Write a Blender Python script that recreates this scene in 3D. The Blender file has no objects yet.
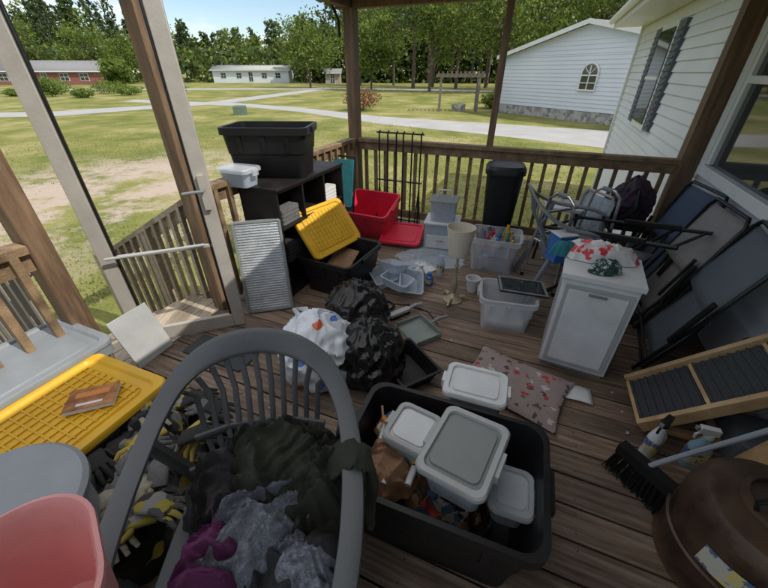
import bpy, math, random
import numpy as np
from mathutils import Vector, Matrix, Euler, noise
random.seed(7)
R=math.radians
scene=bpy.context.scene
# ------------------------------------------------------------------ materials
def nt(name):
    m=bpy.data.materials.new(name); m.use_nodes=True
    t=m.node_tree; b=t.nodes['Principled BSDF']
    return m,t,b
def mat(name,col,rough=.55,var=.15,vs=6,bump=.15,bs=60,metal=0,col2=None,stretch=(1,1,1),alpha=1,spec=.5,trans=0,bd=.01,sheen=0):
    m,t,b=nt(name); N=t.nodes; K=t.links
    tc=N.new('ShaderNodeTexCoord'); mp=N.new('ShaderNodeMapping'); mp.inputs['Scale'].default_value=stretch
    K.new(tc.outputs['Object'],mp.inputs[0])
    n1=N.new('ShaderNodeTexNoise'); n1.inputs['Scale'].default_value=vs; n1.inputs['Detail'].default_value=6; n1.inputs['Roughness'].default_value=.6
    K.new(mp.outputs[0],n1.inputs[0])
    cr=N.new('ShaderNodeValToRGB'); cr.color_ramp.elements[0].position=.3; cr.color_ramp.elements[1].position=.72
    a=[max(0,c*(1-var)) for c in col]; c2=col2 if col2 else [min(1,c*(1+var)) for c in col]
    cr.color_ramp.elements[0].color=(*a,1); cr.color_ramp.elements[1].color=(*c2,1)
    K.new(n1.outputs[0],cr.inputs[0]); K.new(cr.outputs[0],b.inputs['Base Color'])
    mr=N.new('ShaderNodeMapRange'); mr.inputs[1].default_value=.3; mr.inputs[2].default_value=.7; mr.inputs[3].default_value=max(.03,rough*.8); mr.inputs[4].default_value=min(1,rough*1.3)
    K.new(n1.outputs[0],mr.inputs[0]); K.new(mr.outputs[0],b.inputs['Roughness'])
    b.inputs['Metallic'].default_value=metal
    b.inputs['Specular IOR Level'].default_value=spec
    b.inputs['Alpha'].default_value=alpha; b.inputs['Transmission Weight'].default_value=trans
    if sheen: b.inputs['Sheen Weight'].default_value=sheen
    if bump>0:
        n2=N.new('ShaderNodeTexNoise'); n2.inputs['Scale'].default_value=bs; n2.inputs['Detail'].default_value=4
        K.new(mp.outputs[0],n2.inputs[0])
        bp=N.new('ShaderNodeBump'); bp.inputs['Strength'].default_value=bump; bp.inputs['Distance'].default_value=bd
        K.new(n2.outputs[0],bp.inputs['Height']); K.new(bp.outputs[0],b.inputs['Normal'])
    return m
def cells(name,cols,scale=12,rough=.8,base=None,thr=.3,bump=.3,stretch=(1,1,1),warp=.06):
    m,t,b=nt(name); N=t.nodes; K=t.links
    tc=N.new('ShaderNodeTexCoord'); mp=N.new('ShaderNodeMapping'); mp.inputs['Scale'].default_value=stretch
    K.new(tc.outputs['Object'],mp.inputs[0])
    nz=N.new('ShaderNodeTexNoise'); nz.inputs['Scale'].default_value=scale*1.5
    K.new(mp.outputs[0],nz.inputs[0])
    mx=N.new('ShaderNodeMix'); mx.data_type='VECTOR'; mx.inputs['Factor'].default_value=warp
    K.new(mp.outputs[0],mx.inputs['A']); K.new(nz.outputs['Color'],mx.inputs['B'])
    v=N.new('ShaderNodeTexVoronoi'); v.inputs['Scale'].default_value=scale
    K.new(mx.outputs['Result'],v.inputs['Vector'])
    sp=N.new('ShaderNodeSeparateColor'); K.new(v.outputs['Color'],sp.inputs[0])
    cr=N.new('ShaderNodeValToRGB'); cr.color_ramp.interpolation='CONSTANT'
    el=cr.color_ramp.elements
    while len(el)<len(cols): el.new(.5)
    for i,c in enumerate(cols): el[i].position=i/len(cols); el[i].color=(*c,1)
    K.new(sp.outputs[0],cr.inputs[0]); out=cr.outputs[0]
    if base:
        r2=N.new('ShaderNodeValToRGB'); r2.color_ramp.elements[0].position=thr; r2.color_ramp.elements[1].position=thr+.03
        K.new(v.outputs['Distance'],r2.inputs[0])
        m2=N.new('ShaderNodeMix'); m2.data_type='RGBA'; K.new(r2.outputs[0],m2.inputs['Factor'])
        K.new(out,m2.inputs['A']); m2.inputs['B'].default_value=(*base,1); out=m2.outputs['Result']
    K.new(out,b.inputs['Base Color']); b.inputs['Roughness'].default_value=rough
    n2=N.new('ShaderNodeTexNoise'); n2.inputs['Scale'].default_value=150; K.new(mp.outputs[0],n2.inputs[0])
    bp=N.new('ShaderNodeBump'); bp.inputs['Strength'].default_value=bump; bp.inputs['Distance'].default_value=.005
    K.new(n2.outputs[0],bp.inputs['Height']); K.new(bp.outputs[0],b.inputs['Normal'])
    return m
def deckwood(name,c1,c2,c3,bw=.146,along='X'):
    m,t,b=nt(name); N=t.nodes; K=t.links
    tc=N.new('ShaderNodeTexCoord'); mp=N.new('ShaderNodeMapping')
    mp.inputs['Scale'].default_value=(1.2,22,22) if along=='X' else ((22,1.2,22) if along=='Y' else (22,22,1.2))
    K.new(tc.outputs['Object'],mp.inputs[0])
    sx=N.new('ShaderNodeSeparateXYZ'); K.new(tc.outputs['Object'],sx.inputs[0])
    d=N.new('ShaderNodeMath'); d.operation='DIVIDE'; d.inputs[1].default_value=bw; K.new(sx.outputs[1 if along=='X' else 0],d.inputs[0])
    ofs=N.new('ShaderNodeMath'); ofs.operation='ADD'; ofs.inputs[1].default_value=.315; K.new(d.outputs[0],ofs.inputs[0])
    fl=N.new('ShaderNodeMath'); fl.operation='FLOOR'; K.new(ofs.outputs[0],fl.inputs[0])
    wn=N.new('ShaderNodeTexWhiteNoise'); wn.noise_dimensions='1D'; K.new(fl.outputs[0],wn.inputs['W'])
    va=N.new('ShaderNodeVectorMath'); va.operation='ADD'; K.new(mp.outputs[0],va.inputs[0]); K.new(wn.outputs['Color'],va.inputs[1])
    n1=N.new('ShaderNodeTexNoise'); n1.inputs['Scale'].default_value=2.2; n1.inputs['Detail'].default_value=8; n1.inputs['Roughness'].default_value=.7
    K.new(va.outputs[0],n1.inputs[0])
    cr=N.new('ShaderNodeValToRGB'); e=cr.color_ramp.elements; e[0].position=.34; e[1].position=.68; e[0].color=(*c1,1); e[1].color=(*c3,1)
    x=e.new(.5); x.color=(*c2,1); K.new(n1.outputs[0],cr.inputs[0])
    n3=N.new('ShaderNodeTexNoise'); n3.inputs['Scale'].default_value=2.5; n3.inputs['Detail'].default_value=6; n3.inputs['Roughness'].default_value=.65; K.new(tc.outputs['Object'],n3.inputs[0])
    ad=N.new('ShaderNodeMath'); ad.operation='MULTIPLY_ADD'; K.new(wn.outputs['Value'],ad.inputs[0]); ad.inputs[1].default_value=.5; K.new(n3.outputs[0],ad.inputs[2])
    ad2=N.new('ShaderNodeMath'); ad2.operation='ADD'; ad2.inputs[1].default_value=.15; K.new(ad.outputs[0],ad2.inputs[0])
    hs=N.new('ShaderNodeHueSaturation'); K.new(ad2.outputs[0],hs.inputs['Value']); K.new(cr.outputs[0],hs.inputs['Color'])
    K.new(hs.outputs[0],b.inputs['Base Color']); b.inputs['Roughness'].default_value=.6
    bp=N.new('ShaderNodeBump'); bp.inputs['Strength'].default_value=.5; bp.inputs['Distance'].default_value=.004
    K.new(n1.outputs[0],bp.inputs['Height']); K.new(bp.outputs[0],b.inputs['Normal'])
    return m
def leafmat(name,col):
    m,t,b=nt(name); N=t.nodes; K=t.links
    tc=N.new('ShaderNodeTexCoord'); n1=N.new('ShaderNodeTexNoise'); n1.inputs['Scale'].default_value=.6; n1.inputs['Detail'].default_value=4
    K.new(tc.outputs['Object'],n1.inputs[0])
    cr=N.new('ShaderNodeValToRGB'); cr.color_ramp.elements[0].position=.3; cr.color_ramp.elements[1].position=.7
    cr.color_ramp.elements[0].color=(*[c*.65 for c in col],1); cr.color_ramp.elements[1].color=(*[c*1.35 for c in col],1)
    K.new(n1.outputs[0],cr.inputs[0]); K.new(cr.outputs[0],b.inputs['Base Color']); b.inputs['Roughness'].default_value=.6
    tr=N.new('ShaderNodeBsdfTranslucent'); K.new(cr.outputs[0],tr.inputs[0])
    mx=N.new('ShaderNodeMixShader'); mx.inputs[0].default_value=.45
    K.new(b.outputs[0],mx.inputs[1]); K.new(tr.outputs[0],mx.inputs[2]); K.new(mx.outputs[0],N['Material Output'].inputs[0])
    return m
def P(name,col,rough=.4,**k): return mat(name,col,rough,var=k.pop('var',.12),bump=k.pop('bump',.08),**k)

M_deck=deckwood('deck_boards',(.095,.06,.04),(.20,.137,.096),(.35,.265,.195))
M_post=mat('stained_post_wood',(.12,.07,.04),.7,.4,3,.4,30,stretch=(8,8,.8),col2=(.28,.175,.10))
M_rail=mat('railing_wood',(.16,.10,.055),.7,.35,4,.4,40,stretch=(3,3,3),col2=(.33,.22,.12))
M_step=deckwood('stair_wood',(.28,.22,.15),(.42,.34,.25),(.55,.46,.34),along='Y')
M_ceil=mat('ceiling_wood',(.22,.13,.07),.7,.3,3,.3,30,stretch=(1,8,1),col2=(.42,.28,.16))
M_nail=mat('nail',(.05,.045,.04),.5,.1,metal=.5)
M_siding=mat('white_vinyl_siding',(.70,.71,.73),.45,.05,1.5,.05,200)
M_siding2=mat('far_vinyl_siding',(.66,.69,.74),.5,.05,.6,.03)
M_white=P('white_plastic',(.64,.65,.66),.35)
M_whitep=mat('white_paint',(.72,.72,.70),.4,.06,5,.05)
M_alum=mat('door_aluminium',(.40,.37,.33),.4,.1,8,.1)
M_glass=mat('window_glass',(.03,.04,.045),.04,.2,2,0,spec=.9)
M_black=P('black_plastic',(.010,.010,.011),.42,spec=.35)
M_blackm=mat('black_metal',(.014,.014,.015),.35,.2,20,.05,metal=.3)
M_dshelf=mat('dark_shelf_board',(.014,.012,.012),.5,.3,6,.1,stretch=(1,1,6),spec=.3)
M_under=mat('dark_skirt',(.05,.04,.03),.9)  # plain dark brown for the block under the deck
M_yellow=P('yellow_plastic',(.68,.39,.02),.4)
M_red=P('red_plastic',(.72,.03,.07),.35)
M_pink=P('pink_plastic',(.70,.30,.29),.3)
M_grey=P('grey_plastic',(.23,.25,.27),.42)
M_chair=mat('charcoal_resin',(.085,.09,.098),.46,.14,9,.12,80)
M_chair2=mat('slate_resin',(.17,.19,.21),.48,.1,9,.1,80)
M_lidg=P('light_grey_lid',(.38,.385,.385),.35)
M_lidg2=P('grey_lid_panel',(.20,.215,.21),.4)
M_clear=mat('clear_plastic',(.66,.70,.74),.22,.06,8,.05,alpha=.4)
M_frost=mat('frosted_plastic',(.54,.62,.72),.26,.08,8,.05,alpha=.55)
M_silver=mat('bubble_foil',(.50,.52,.54),.34,.2,9,.7,70,metal=.4,bd=.006)
M_bagw=cells('white_bag_film',[(.05,.15,.5),(.68,.70,.76),(.6,.12,.05),(.05,.15,.5),(.68,.70,.76)],9,rough=.3,base=(.66,.69,.75),thr=.28,bump=.1)
M_bagb=mat('black_bag_film',(.010,.010,.011),.2,.2,6,.35,12,bd=.015)
M_pine=mat('pine_wood',(.46,.29,.13),.5,.2,5,.15,30,stretch=(2,2,2),col2=(.62,.42,.22))
M_carpet=mat('ramp_carpet',(.045,.05,.055),.95,.25,60,.6,150,bd=.004)
M_mesh=mat('chair_sling',(.11,.125,.14),.8,.15,40,.4,220,bd=.003)
M_meshb=mat('blue_sling',(.055,.08,.13),.8,.15,40,.4,220,bd=.003)
M_mesht=mat('taupe_sling',(.24,.225,.21),.8,.15,40,.4,220,bd=.003)
M_teal=mat('teal_fabric',(.02,.16,.19),.85,.2,20,.3,120)
M_rust=mat('aged_barrel_metal',(.03,.022,.018),.38,.4,5,.3,25,metal=.35,col2=(.13,.075,.045))
M_olive=mat('olive_cloth',(.020,.023,.015),.95,.3,8,.5,160,bd=.004)
M_char=mat('charcoal_cloth',(.024,.024,.026),.95,.2,8,.4,150)
M_lace=cells('grey_patterned_cloth',[(.10,.11,.14),(.16,.17,.21),(.12,.13,.165),(.20,.21,.26)],75)
M_purple=mat('purple_cloth',(.11,.018,.085),.9,.2,8,.4,160,bd=.004)
M_glg=mat('grey_knit',(.13,.13,.13),.95,.3,30,.5,160); M_gly=mat('yellow_leather',(.40,.29,.06),.8,.3,20,.3,60); M_glb=mat('black_knit',(.025,.025,.025),.95,.3,30,.5,160); M_glw=mat('cream_knit',(.34,.31,.24),.95,.3,30,.5,160)
M_gloves=cells('gloves_cloth',[(.03,.03,.03),(.10,.11,.11),(.40,.30,.03),(.16,.16,.15),(.05,.05,.045),(.28,.27,.24)],22)
M_plaid=cells('plaid_cloth',[(.03,.03,.03),(.25,.25,.24),(.35,.28,.05),(.08,.08,.08)],34,stretch=(1,1,1),warp=0)
M_junk=cells('junk_cloth',[(.08,.05,.03),(.30,.18,.09),(.02,.02,.025),(.35,.3,.25),(.4,.05,.04),(.05,.12,.2)],22)
M_toys=cells('coloured_supplies',[(.05,.15,.5),(.55,.08,.12),(.6,.6,.55),(.08,.35,.12),(.5,.35,.05),(.3,.1,.4),(.1,.1,.1)],30)
M_brown=mat('brown_leather',(.22,.11,.05),.6,.3,9,.3,40,col2=(.38,.22,.12))
M_cush=cells('bird_print_fabric',[(.42,.04,.05),(.09,.055,.05),(.5,.47,.44),(.12,.075,.065),(.09,.055,.05)],20,base=(.30,.235,.225),thr=.31)
M_redbag=cells('red_white_print',[(.62,.60,.59),(.6,.04,.05),(.66,.62,.60),(.62,.60,.58),(.62,.56,.56)],26,rough=.35)
M_green=cells('green_white_print',[(.02,.06,.05),(.015,.03,.03),(.4,.45,.42),(.02,.07,.05)],55)
M_cream=mat('cream_shade',(.62,.56,.46),.7,.08,10,.1)
M_paper=mat('paper',(.66,.66,.66),.6,.05)
M_blue=P('blue_plastic',(.03,.13,.38),.35)
M_cyan=P('cyan_liquid_plastic',(.35,.55,.66),.2,alpha=.7)
M_label=cells('printed_label',[(.6,.5,.2),(.5,.48,.4),(.1,.15,.3)],25,rough=.4)
M_cover=mat('book_cover',(.22,.07,.03),.25,.5,14,.02,col2=(.5,.22,.08))
M_orange=mat('orange_print',(.62,.22,.04),.4,.2)
M_bark=mat('bark',(.12,.09,.068),.9,.3,6,.6,20,stretch=(3,3,.6))
M_lf=[leafmat('leaf_a',(.15,.21,.03)),leafmat('leaf_b',(.20,.26,.045)),leafmat('leaf_c',(.09,.14,.022))]
M_pf=[leafmat('needle_a',(.055,.09,.028)),leafmat('needle_b',(.08,.12,.035))]
M_rf=[leafmat('flower_leaf',(.36,.09,.07)),leafmat('shrub_leaf',(.10,.13,.04))]
M_concrete=mat('concrete_road',(.36,.355,.35),.9,.12,.8,.3,30)
M_brick=mat('red_brick',(.26,.10,.08),.85,.2,4,.2)
M_shingle=mat('grey_shingle',(.22,.22,.23),.9,.2,4,.3)
M_stone=cells('stone_skirting',[(.30,.29,.27),(.40,.38,.35),(.22,.21,.20),(.45,.43,.4)],5.0)
M_shut=mat('dark_shutter',(.10,.11,.13),.6,.1)
M_weath=mat('weathered_timber',(.36,.32,.27),.9,.2,4,.3)
M_arb=mat('arbor_timber',(.20,.165,.13),.9,.2,4,.3)

# ------------------------------------------------------------------ mesh builder
class MB:
    def __init__(s,name,M=None): s.name=name; s.v=[]; s.f=[]; s.mi=[]; s.mats=[]; s.M=M or Matrix()
    def mid(s,m):
        if m not in s.mats: s.mats.append(m)
        return s.mats.index(m)
    def add(s,vs,fs,m):
        b=len(s.v); M=s.M
        s.v+= [M@Vector(p) for p in vs]
        s.f+= [tuple(b+i for i in f) for f in fs]; k=s.mid(m); s.mi+= [k]*len(fs)
    def raw(s,vs,fs,mis):
        b=len(s.v); s.v+=[tuple(p) for p in vs]; s.f+=[tuple(b+i for i in f) for f in fs]; s.mi+=list(mis)
    def box(s,c,z,m,rot=(0,0,0)):
        E=Euler([R(a) for a in rot]).to_matrix(); c=Vector(c)
        vs=[c+E@Vector((x*z[0]/2,y*z[1]/2,w*z[2]/2)) for x in(-1,1) for y in(-1,1) for w in(-1,1)]
        s.add(vs,[(0,1,3,2),(4,6,7,5),(0,4,5,1),(2,3,7,6),(0,2,6,4),(1,5,7,3)],m)
    def ring(s,z,sx,sy,r,n=4,ox=0,oy=0):
        r=min(r,sx/2-.001,sy/2-.001); o=[]
        for qx,qy,a0 in((1,1,0),(-1,1,90),(-1,-1,180),(1,-1,270)):
            for i in range(n+1):
                a=R(a0+90*i/n); o.append((ox+qx*(sx/2-r)+r*math.cos(a),oy+qy*(sy/2-r)+r*math.sin(a),z))
        return o
    def rr(s,rings,m,c=(0,0,0),capb=True,capt=True,n=6):
        vs=[];k=4*(n+1)
        for g in rings:
            z,sx,sy,r=g[:4]; ox,oy=(g[4],g[5]) if len(g)>4 else (0,0)
            vs+=[(x+c[0],y+c[1],w+c[2]) for x,y,w in s.ring(z,sx,sy,r,n,ox,oy)]
        fs=[]
        for j in range(len(rings)-1):
            for i in range(k):
                a=j*k+i;b=j*k+(i+1)%k; fs.append((a,b,b+k,a+k))
        if capb: fs.append(tuple(range(k-1,-1,-1)))
        if capt: fs.append(tuple(range((len(rings)-1)*k,len(rings)*k)))
        s.add(vs,fs,m)
    def tube(s,pts,r,m,n=8,flat=None,up=(0,0,1)):
        pts=[Vector(p) for p in pts]; vs=[];fs=[];L=len(pts); up=Vector(up)
        prev=None
        for i,p in enumerate(pts):
            t=(pts[min(i+1,L-1)]-pts[max(i-1,0)]).normalized()
            if flat:
                u=up-t*up.dot(t)
                if u.length<.05: u=prev or Vector((1,0,0))
            else:
                ref=prev if prev else (Vector((0,0,1)) if abs(t.z)<.9 else Vector((1,0,0)))
                u=ref-t*ref.dot(t)
            u.normalize(); prev=u; w=t.cross(u)
            rr=r[i] if isinstance(r,(list,tuple)) else r
            for k in range(n):
                a=2*math.pi*(k+.5)/n
                if flat:
                    ca,sa=math.cos(a),math.sin(a)
                    x=math.copysign(abs(ca)**.5,ca)*flat[0]/2; y=math.copysign(abs(sa)**.5,sa)*flat[1]/2
                    vs.append(p+w*x+u*y)
                else: vs.append(p+(u*math.cos(a)+w*math.sin(a))*rr)
        for i in range(L-1):
            for k in range(n):
                a=i*n+k;b=i*n+(k+1)%n; fs.append((a,b,b+n,a+n))
        fs.append(tuple(range(n-1,-1,-1))); fs.append(tuple(range((L-1)*n,L*n)))
        s.add(vs,fs,m)
    def lathe(s,prof,m,c=(0,0,0),n=28):
        vs=[(c[0]+r*math.cos(2*math.pi*i/n),c[1]+r*math.sin(2*math.pi*i/n),c[2]+z) for r,z in prof for i in range(n)]
        fs=[(j*n+i,j*n+(i+1)%n,(j+1)*n+(i+1)%n,(j+1)*n+i) for j in range(len(prof)-1) for i in range(n)]
        s.add(vs,fs,m)
    def surf(s,fn,nu,nv,m,wrap=False):
        vs=[fn(i/(nu if wrap else nu-1),j/(nv-1)) for j in range(nv) for i in range(nu)]
        fs=[(j*nu+i,j*nu+(i+1)%nu,(j+1)*nu+(i+1)%nu,(j+1)*nu+i) for j in range(nv-1) for i in range(nu if wrap else nu-1)]
        s.add(vs,fs,m)
    def obj(s,parent=None,bevel=0,smooth=35,solid=0,recenter=True,sub=0):
        me=bpy.data.meshes.new(s.name)
        o=bpy.data.objects.new(s.name,me); scene.collection.objects.link(o)
        if recenter and s.v:
            A=np.array([tuple(v) for v in s.v]); lo=A.min(0); hi=A.max(0); c=np.array([(lo[0]+hi[0])/2,(lo[1]+hi[1])/2,lo[2]])
            s.v=(A-c).tolist(); o.location=c
        me.from_pydata([tuple(v) for v in s.v],[],s.f)
        for m in s.mats: me.materials.append(m)
        me.polygons.foreach_set('material_index',s.mi); 
        me.polygons.foreach_set('use_smooth',[True]*len(s.f))
        me.update()
        try: me.set_sharp_from_angle(angle=R(smooth))
        except Exception: pass
        if solid:
            q=o.modifiers.new('s','SOLIDIFY'); q.thickness=solid
        if bevel:
            q=o.modifiers.new('b','BEVEL'); q.width=bevel; q.segments=2; q.limit_method='ANGLE'; q.angle_limit=R(40)
        if sub:
            q=o.modifiers.new('ss','SUBSURF'); q.levels=sub; q.render_levels=sub
        if parent: o.parent=parent
        return o
def T(x,y,z=0,rz=0,rx=0,ry=0): return Matrix.Translation((x,y,z))@Euler((R(rx),R(ry),R(rz))).to_matrix().to_4x4()
def empty(name,loc=(0,0,0)):
    e=bpy.data.objects.new(name,None); e.location=loc; scene.collection.objects.link(e); return e
TH=math.atan2(-.389,.921); DEG=math.degrees(TH)
PM=Matrix.Translation((-.34,4.5,0))@Matrix.Rotation(TH,4,'Z')   # porch frame: x along back rail, y away from viewer
def L(a,b,z=0): v=PM@Vector((a,-b,z)); return v.x,v.y

# ------------------------------------------------------------------ ground & roads
GZ=-.8
def ground():
    m,t,b=nt('lawn'); N=t.nodes; K=t.links
    tc=N.new('ShaderNodeTexCoord')
    def nz(s,d=6,r=.6):
        n=N.new('ShaderNodeTexNoise'); n.inputs['Scale'].default_value=s; n.inputs['Detail'].default_value=d; n.inputs['Roughness'].default_value=r
        K.new(tc.outputs['Object'],n.inputs[0]); return n
    a=nz(.35,8,.68); c=N.new('ShaderNodeValToRGB'); e=c.color_ramp.elements
    e[0].position=.36; e[0].color=(.12,.15,.035,1); e[1].position=.64; e[1].color=(.34,.30,.14,1); x=e.new(.5); x.color=(.21,.21,.065,1)
    K.new(a.outputs[0],c.inputs[0])
    f=nz(25,4); mx=N.new('ShaderNodeMix'); mx.data_type='RGBA'; mx.blend_type='OVERLAY'; mx.inputs['Factor'].default_value=.5
    K.new(c.outputs[0],mx.inputs['A']); K.new(f.outputs[0],mx.inputs['B'])
    g=nz(.6,9,.75); r2=N.new('ShaderNodeValToRGB'); r2.color_ramp.elements[0].position=.43; r2.color_ramp.elements[1].position=.53
    K.new(g.outputs[0],r2.inputs[0])
    sx=N.new('ShaderNodeVectorMath'); sx.operation='DISTANCE'; K.new(tc.outputs['Object'],sx.inputs[0]); sx.inputs[1].default_value=(-6.2,8.6,-.8)
    mr=N.new('ShaderNodeMapRange'); mr.inputs[1].default_value=2.5; mr.inputs[2].default_value=5.5; mr.inputs[3].default_value=1; mr.inputs[4].default_value=.0
    K.new(sx.outputs['Value'],mr.inputs[0])
    ml=N.new('ShaderNodeMath'); ml.operation='MULTIPLY'; K.new(r2.outputs[0],ml.inputs[0]); K.new(mr.outputs[0],ml.inputs[1])
    m2=N.new('ShaderNodeMix'); m2.data_type='RGBA'; K.new(ml.outputs[0],m2.inputs['Factor']); K.new(mx.outputs['Result'],m2.inputs['A']); m2.inputs['B'].default_value=(.43,.35,.29,1)
    K.new(m2.outputs['Result'],b.inputs['Base Color']); b.inputs['Roughness'].default_value=.95; b.inputs['Specular IOR Level'].default_value=.1
    bp=N.new('ShaderNodeBump'); bp.inputs['Strength'].default_value=.6; bp.inputs['Distance'].default_value=.03; K.new(f.outputs[0],bp.inputs['Height']); K.new(bp.outputs[0],b.inputs['Normal'])
    g=MB('ground'); S=900; g.add([(-S,-S,GZ),(S,-S,GZ),(S,S,GZ),(-S,S,GZ)],[(0,1,2,3)],m); g.obj(recenter=False)
ground()
def road(name,near,far,m,z=.004):
    g=MB(name); n=len(near)
    vs=[(x,y,GZ+z) for x,y in near]+[(x,y,GZ+z) for x,y in far]
    g.add(vs,[(i,i+1,n+i+1,n+i) for i in range(n-1)],m); return g.obj()
road('street_road',[(17,9.2),(8.6,13.6),(4.4,17.5),(-.2,21.1),(-6,28),(-12.5,33.2),(-25,38)],[(19,15),(11.6,18.0),(5.5,21.6),(-.26,25),(-6.8,31.6),(-13.2,36.2),(-25.5,41)],M_concrete)
road('driveway',[(-60,17),(-35,22),(-21,25),(-14.2,36),(-8,70)],[(-62,20.5),(-36,26),(-24,28),(-16.6,38),(-10.5,74)],M_concrete,.008)
road('far_road',[(-60,62),(-8,66),(60,40)],[(-60,67),(-8,72),(62,45)],M_concrete,.012)
def tufts():
    rng=np.random.default_rng(3); n=46000
    d=4.5+rng.random(n)**1.3*17; ang=R(90)+ (rng.random(n)-.35)*R(120)
    x=d*np.cos(ang)+.5; y=d*np.sin(ang)+1.5
    rx=(x+.34)*.921-(y-4.5)*.389; ry=(x+.34)*.389+(y-4.5)*.921
    k=((rx<-2.0)|(ry>.25))&(rx<3.3)
    k&=(y < 20-1.05*(x-1.5))
    k&=(np.hypot(x+6.2,y-8.6)>1.8+3.6*rng.random(n))
    x=x[k];y=y[k];n=len(x); h=.015+rng.random(n)*.035; a=rng.random(n)*6.28; w=.006+.012*rng.random(n)
    lx=(rng.random(n)-.5)*.06; ly=(rng.random(n)-.5)*.06
    v=np.zeros((n,3,3)); v[:,0]=np.c_[x-w*np.cos(a),y-w*np.sin(a),np.full(n,GZ)]; v[:,1]=np.c_[x+w*np.cos(a),y+w*np.sin(a),np.full(n,GZ)]; v[:,2]=np.c_[x+lx,y+ly,GZ+h]
    g=MB('lawn_grass'); g.mats=[leafmat('grass_a',(.26,.28,.08)),leafmat('grass_b',(.40,.35,.18)),leafmat('grass_c',(.20,.23,.06))]
    g.raw(v.reshape(-1,3),[(3*i,3*i+1,3*i+2) for i in range(n)],rng.integers(0,3,n)); g.obj(recenter=False)
tufts()
# ------------------------------------------------------------------ trees
def leaves(g,C,size,rng,nm,off=0):
    n=len(C); nrm=rng.normal(size=(n,3)); nrm/=np.linalg.norm(nrm,axis=1)[:,None]
    a=np.cross(nrm,rng.normal(size=(n,3))); a/=np.linalg.norm(a,axis=1)[:,None]; b=np.cross(nrm,a)
    s=size*(.6+.8*rng.random((n,1)))
    v=np.stack([C-a*s,C-b*s*.6,C+a*s,C+b*s*.6],1).reshape(-1,3)
    g.raw(v,[(4*i,4*i+1,4*i+2,4*i+3) for i in range(n)],rng.integers(0,nm,n)+off)
def tree(name,x,y,h,cr,rng,kind='d',dens=1,ls=None,g=None,base=GZ,low=.42):
    own=g is None
    if own: g=MB(name); 
    if own: g.mats=(M_lf if kind=='d' else M_pf)+[M_bark]
    nm=len(M_lf) if kind=='d' else len(M_pf)
    off=0 if own else (0 if kind=='d' else 3)
    tr=h*.014+.05
    lean=rng.normal(size=2)*.02*h
    top=.8 if kind=='d' else .97
    g.tube([(x,y,base-.05),(x+lean[0]*.3,y+lean[1]*.3,base+h*.35),(x+lean[0],y+lean[1],base+h*top)],[tr,tr*.7,tr*.15],M_bark,6)
    Cs=[]
    if kind=='d':
        nc=int(30*dens)+10
        for i in range(nc):
            d=rng.normal(size=3); d/=np.linalg.norm(d); rad=.4+.6*rng.random()
            c=np.array([x+lean[0],y+lean[1],base+h*.6])+d*np.array([cr,cr,h*.38])*rad
            if own:
                g.tube([(x+lean[0]*.5,y+lean[1]*.5,base+h*(.25+.3*rng.random())),tuple(c)],[tr*.35,.02],M_bark,4)
            k=int((90 if own else 38)*dens); sg=cr*(.15+.12*rng.random())
            Cs.append(c+rng.normal(size=(k,3))*np.array([sg,sg,sg*.6]))
        l=ls or cr*.07
    else:
        nl=int(11*dens)+5
        for i in range(nl):
            f=i/nl; zc=base+h*(low+(.97-low)*f); rr=cr*(1-.75*f)*(.7+.5*rng.random())
            for q in range(4):
                an=rng.random()*6.28; c=np.array([x+rr*.7*math.cos(an),y+rr*.7*math.sin(an),zc+rng.normal()*.3])
                if own: g.tube([(x,y,zc-.2),tuple(c)],[tr*.25,.02],M_bark,4)
                k=int((44 if own else 24)*dens); Cs.append(c+rng.normal(size=(k,3))*np.array([rr*.3,rr*.3,h*.022]))
        l=ls or cr*.11
    leaves(g,np.concatenate(Cs),l,rng,nm,off)
    if own: return g.obj()
rng=np.random.default_rng(11)
g=MB('distant_treeline'); g.mats=M_lf+M_pf+[M_bark]
for i in range(270):
    f=(i+rng.random())/270; x=-190+f*330; y=118+22*rng.random()-abs(x)*.15+ (12 if x<-20 else -14)
    kd='p' if rng.random()<.68 else 'd'; h=(10+6*rng.random()) if -75<x<-14 else 21+9*rng.random()
    if x<-75: h=16+7*rng.random()
    tree('',x,y,h,3.6+2*rng.random() if kd=='d' else 3.4,rng,kind=kd,dens=.42 if kd=='d' else .55,ls=.46 if kd=='d' else .44,g=g,low=.22)
n=15000
C=np.c_[-190+rng.random(n)*330,114+rng.random(n)*14,GZ+rng.random(n)**1.1*8]
rt=C[:,0]>-14
C[:,1]-=abs(C[:,0])*.15; C[:,1]-=np.where(rt,12,0); C[:,2]=np.where(rt,GZ+(C[:,2]-GZ)*1.5,C[:,2]); leaves(g,C,.62,rng,5)
n=9000
C=np.c_[-18+rng.random(n)*110,106+rng.random(n)*6,GZ+rng.random(n)*11]; C[:,1]-=abs(C[:,0])*.15; leaves(g,C,.85,rng,5)
g.obj(recenter=False)
for (x,y,h,c) in [(-13,72,10.5,4.6),(-2,64,9.5,3.6),(6.5,58,15,5),(15,54,16,5.4),(12,68,18,5.5),(22,60,16,5),(-5,86,15,5),(2,84,18,5.5),(-70,100,12,5),(-39,60,4.5,1.8),(-100,112,14,6),(-88,108,13,5.5),(-18,104,9,4),(31,62,17,5),(-60,98,10,4)]:
    tree('deciduous_tree',x,y,h,c,rng,dens=1.2,ls=.2)
for (x,y,h,c) in [(28,50,19,2.8),(34,52,20,3),(38,60,21,3),(44,58,20,3),(24,66,22,3),(18,72,23,3),(9,76,22,3),(50,62,19,3),(5,70,22,3),(30,72,23,3),(-110,90,15,3),(-98,84,14,3)]:
    tree('pine_tree',x,y,h,c,rng,kind='p',dens=1.1,ls=.2)
tree('deciduous_tree',-23,13,8,3.6,rng,dens=1.0,ls=.2)
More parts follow.
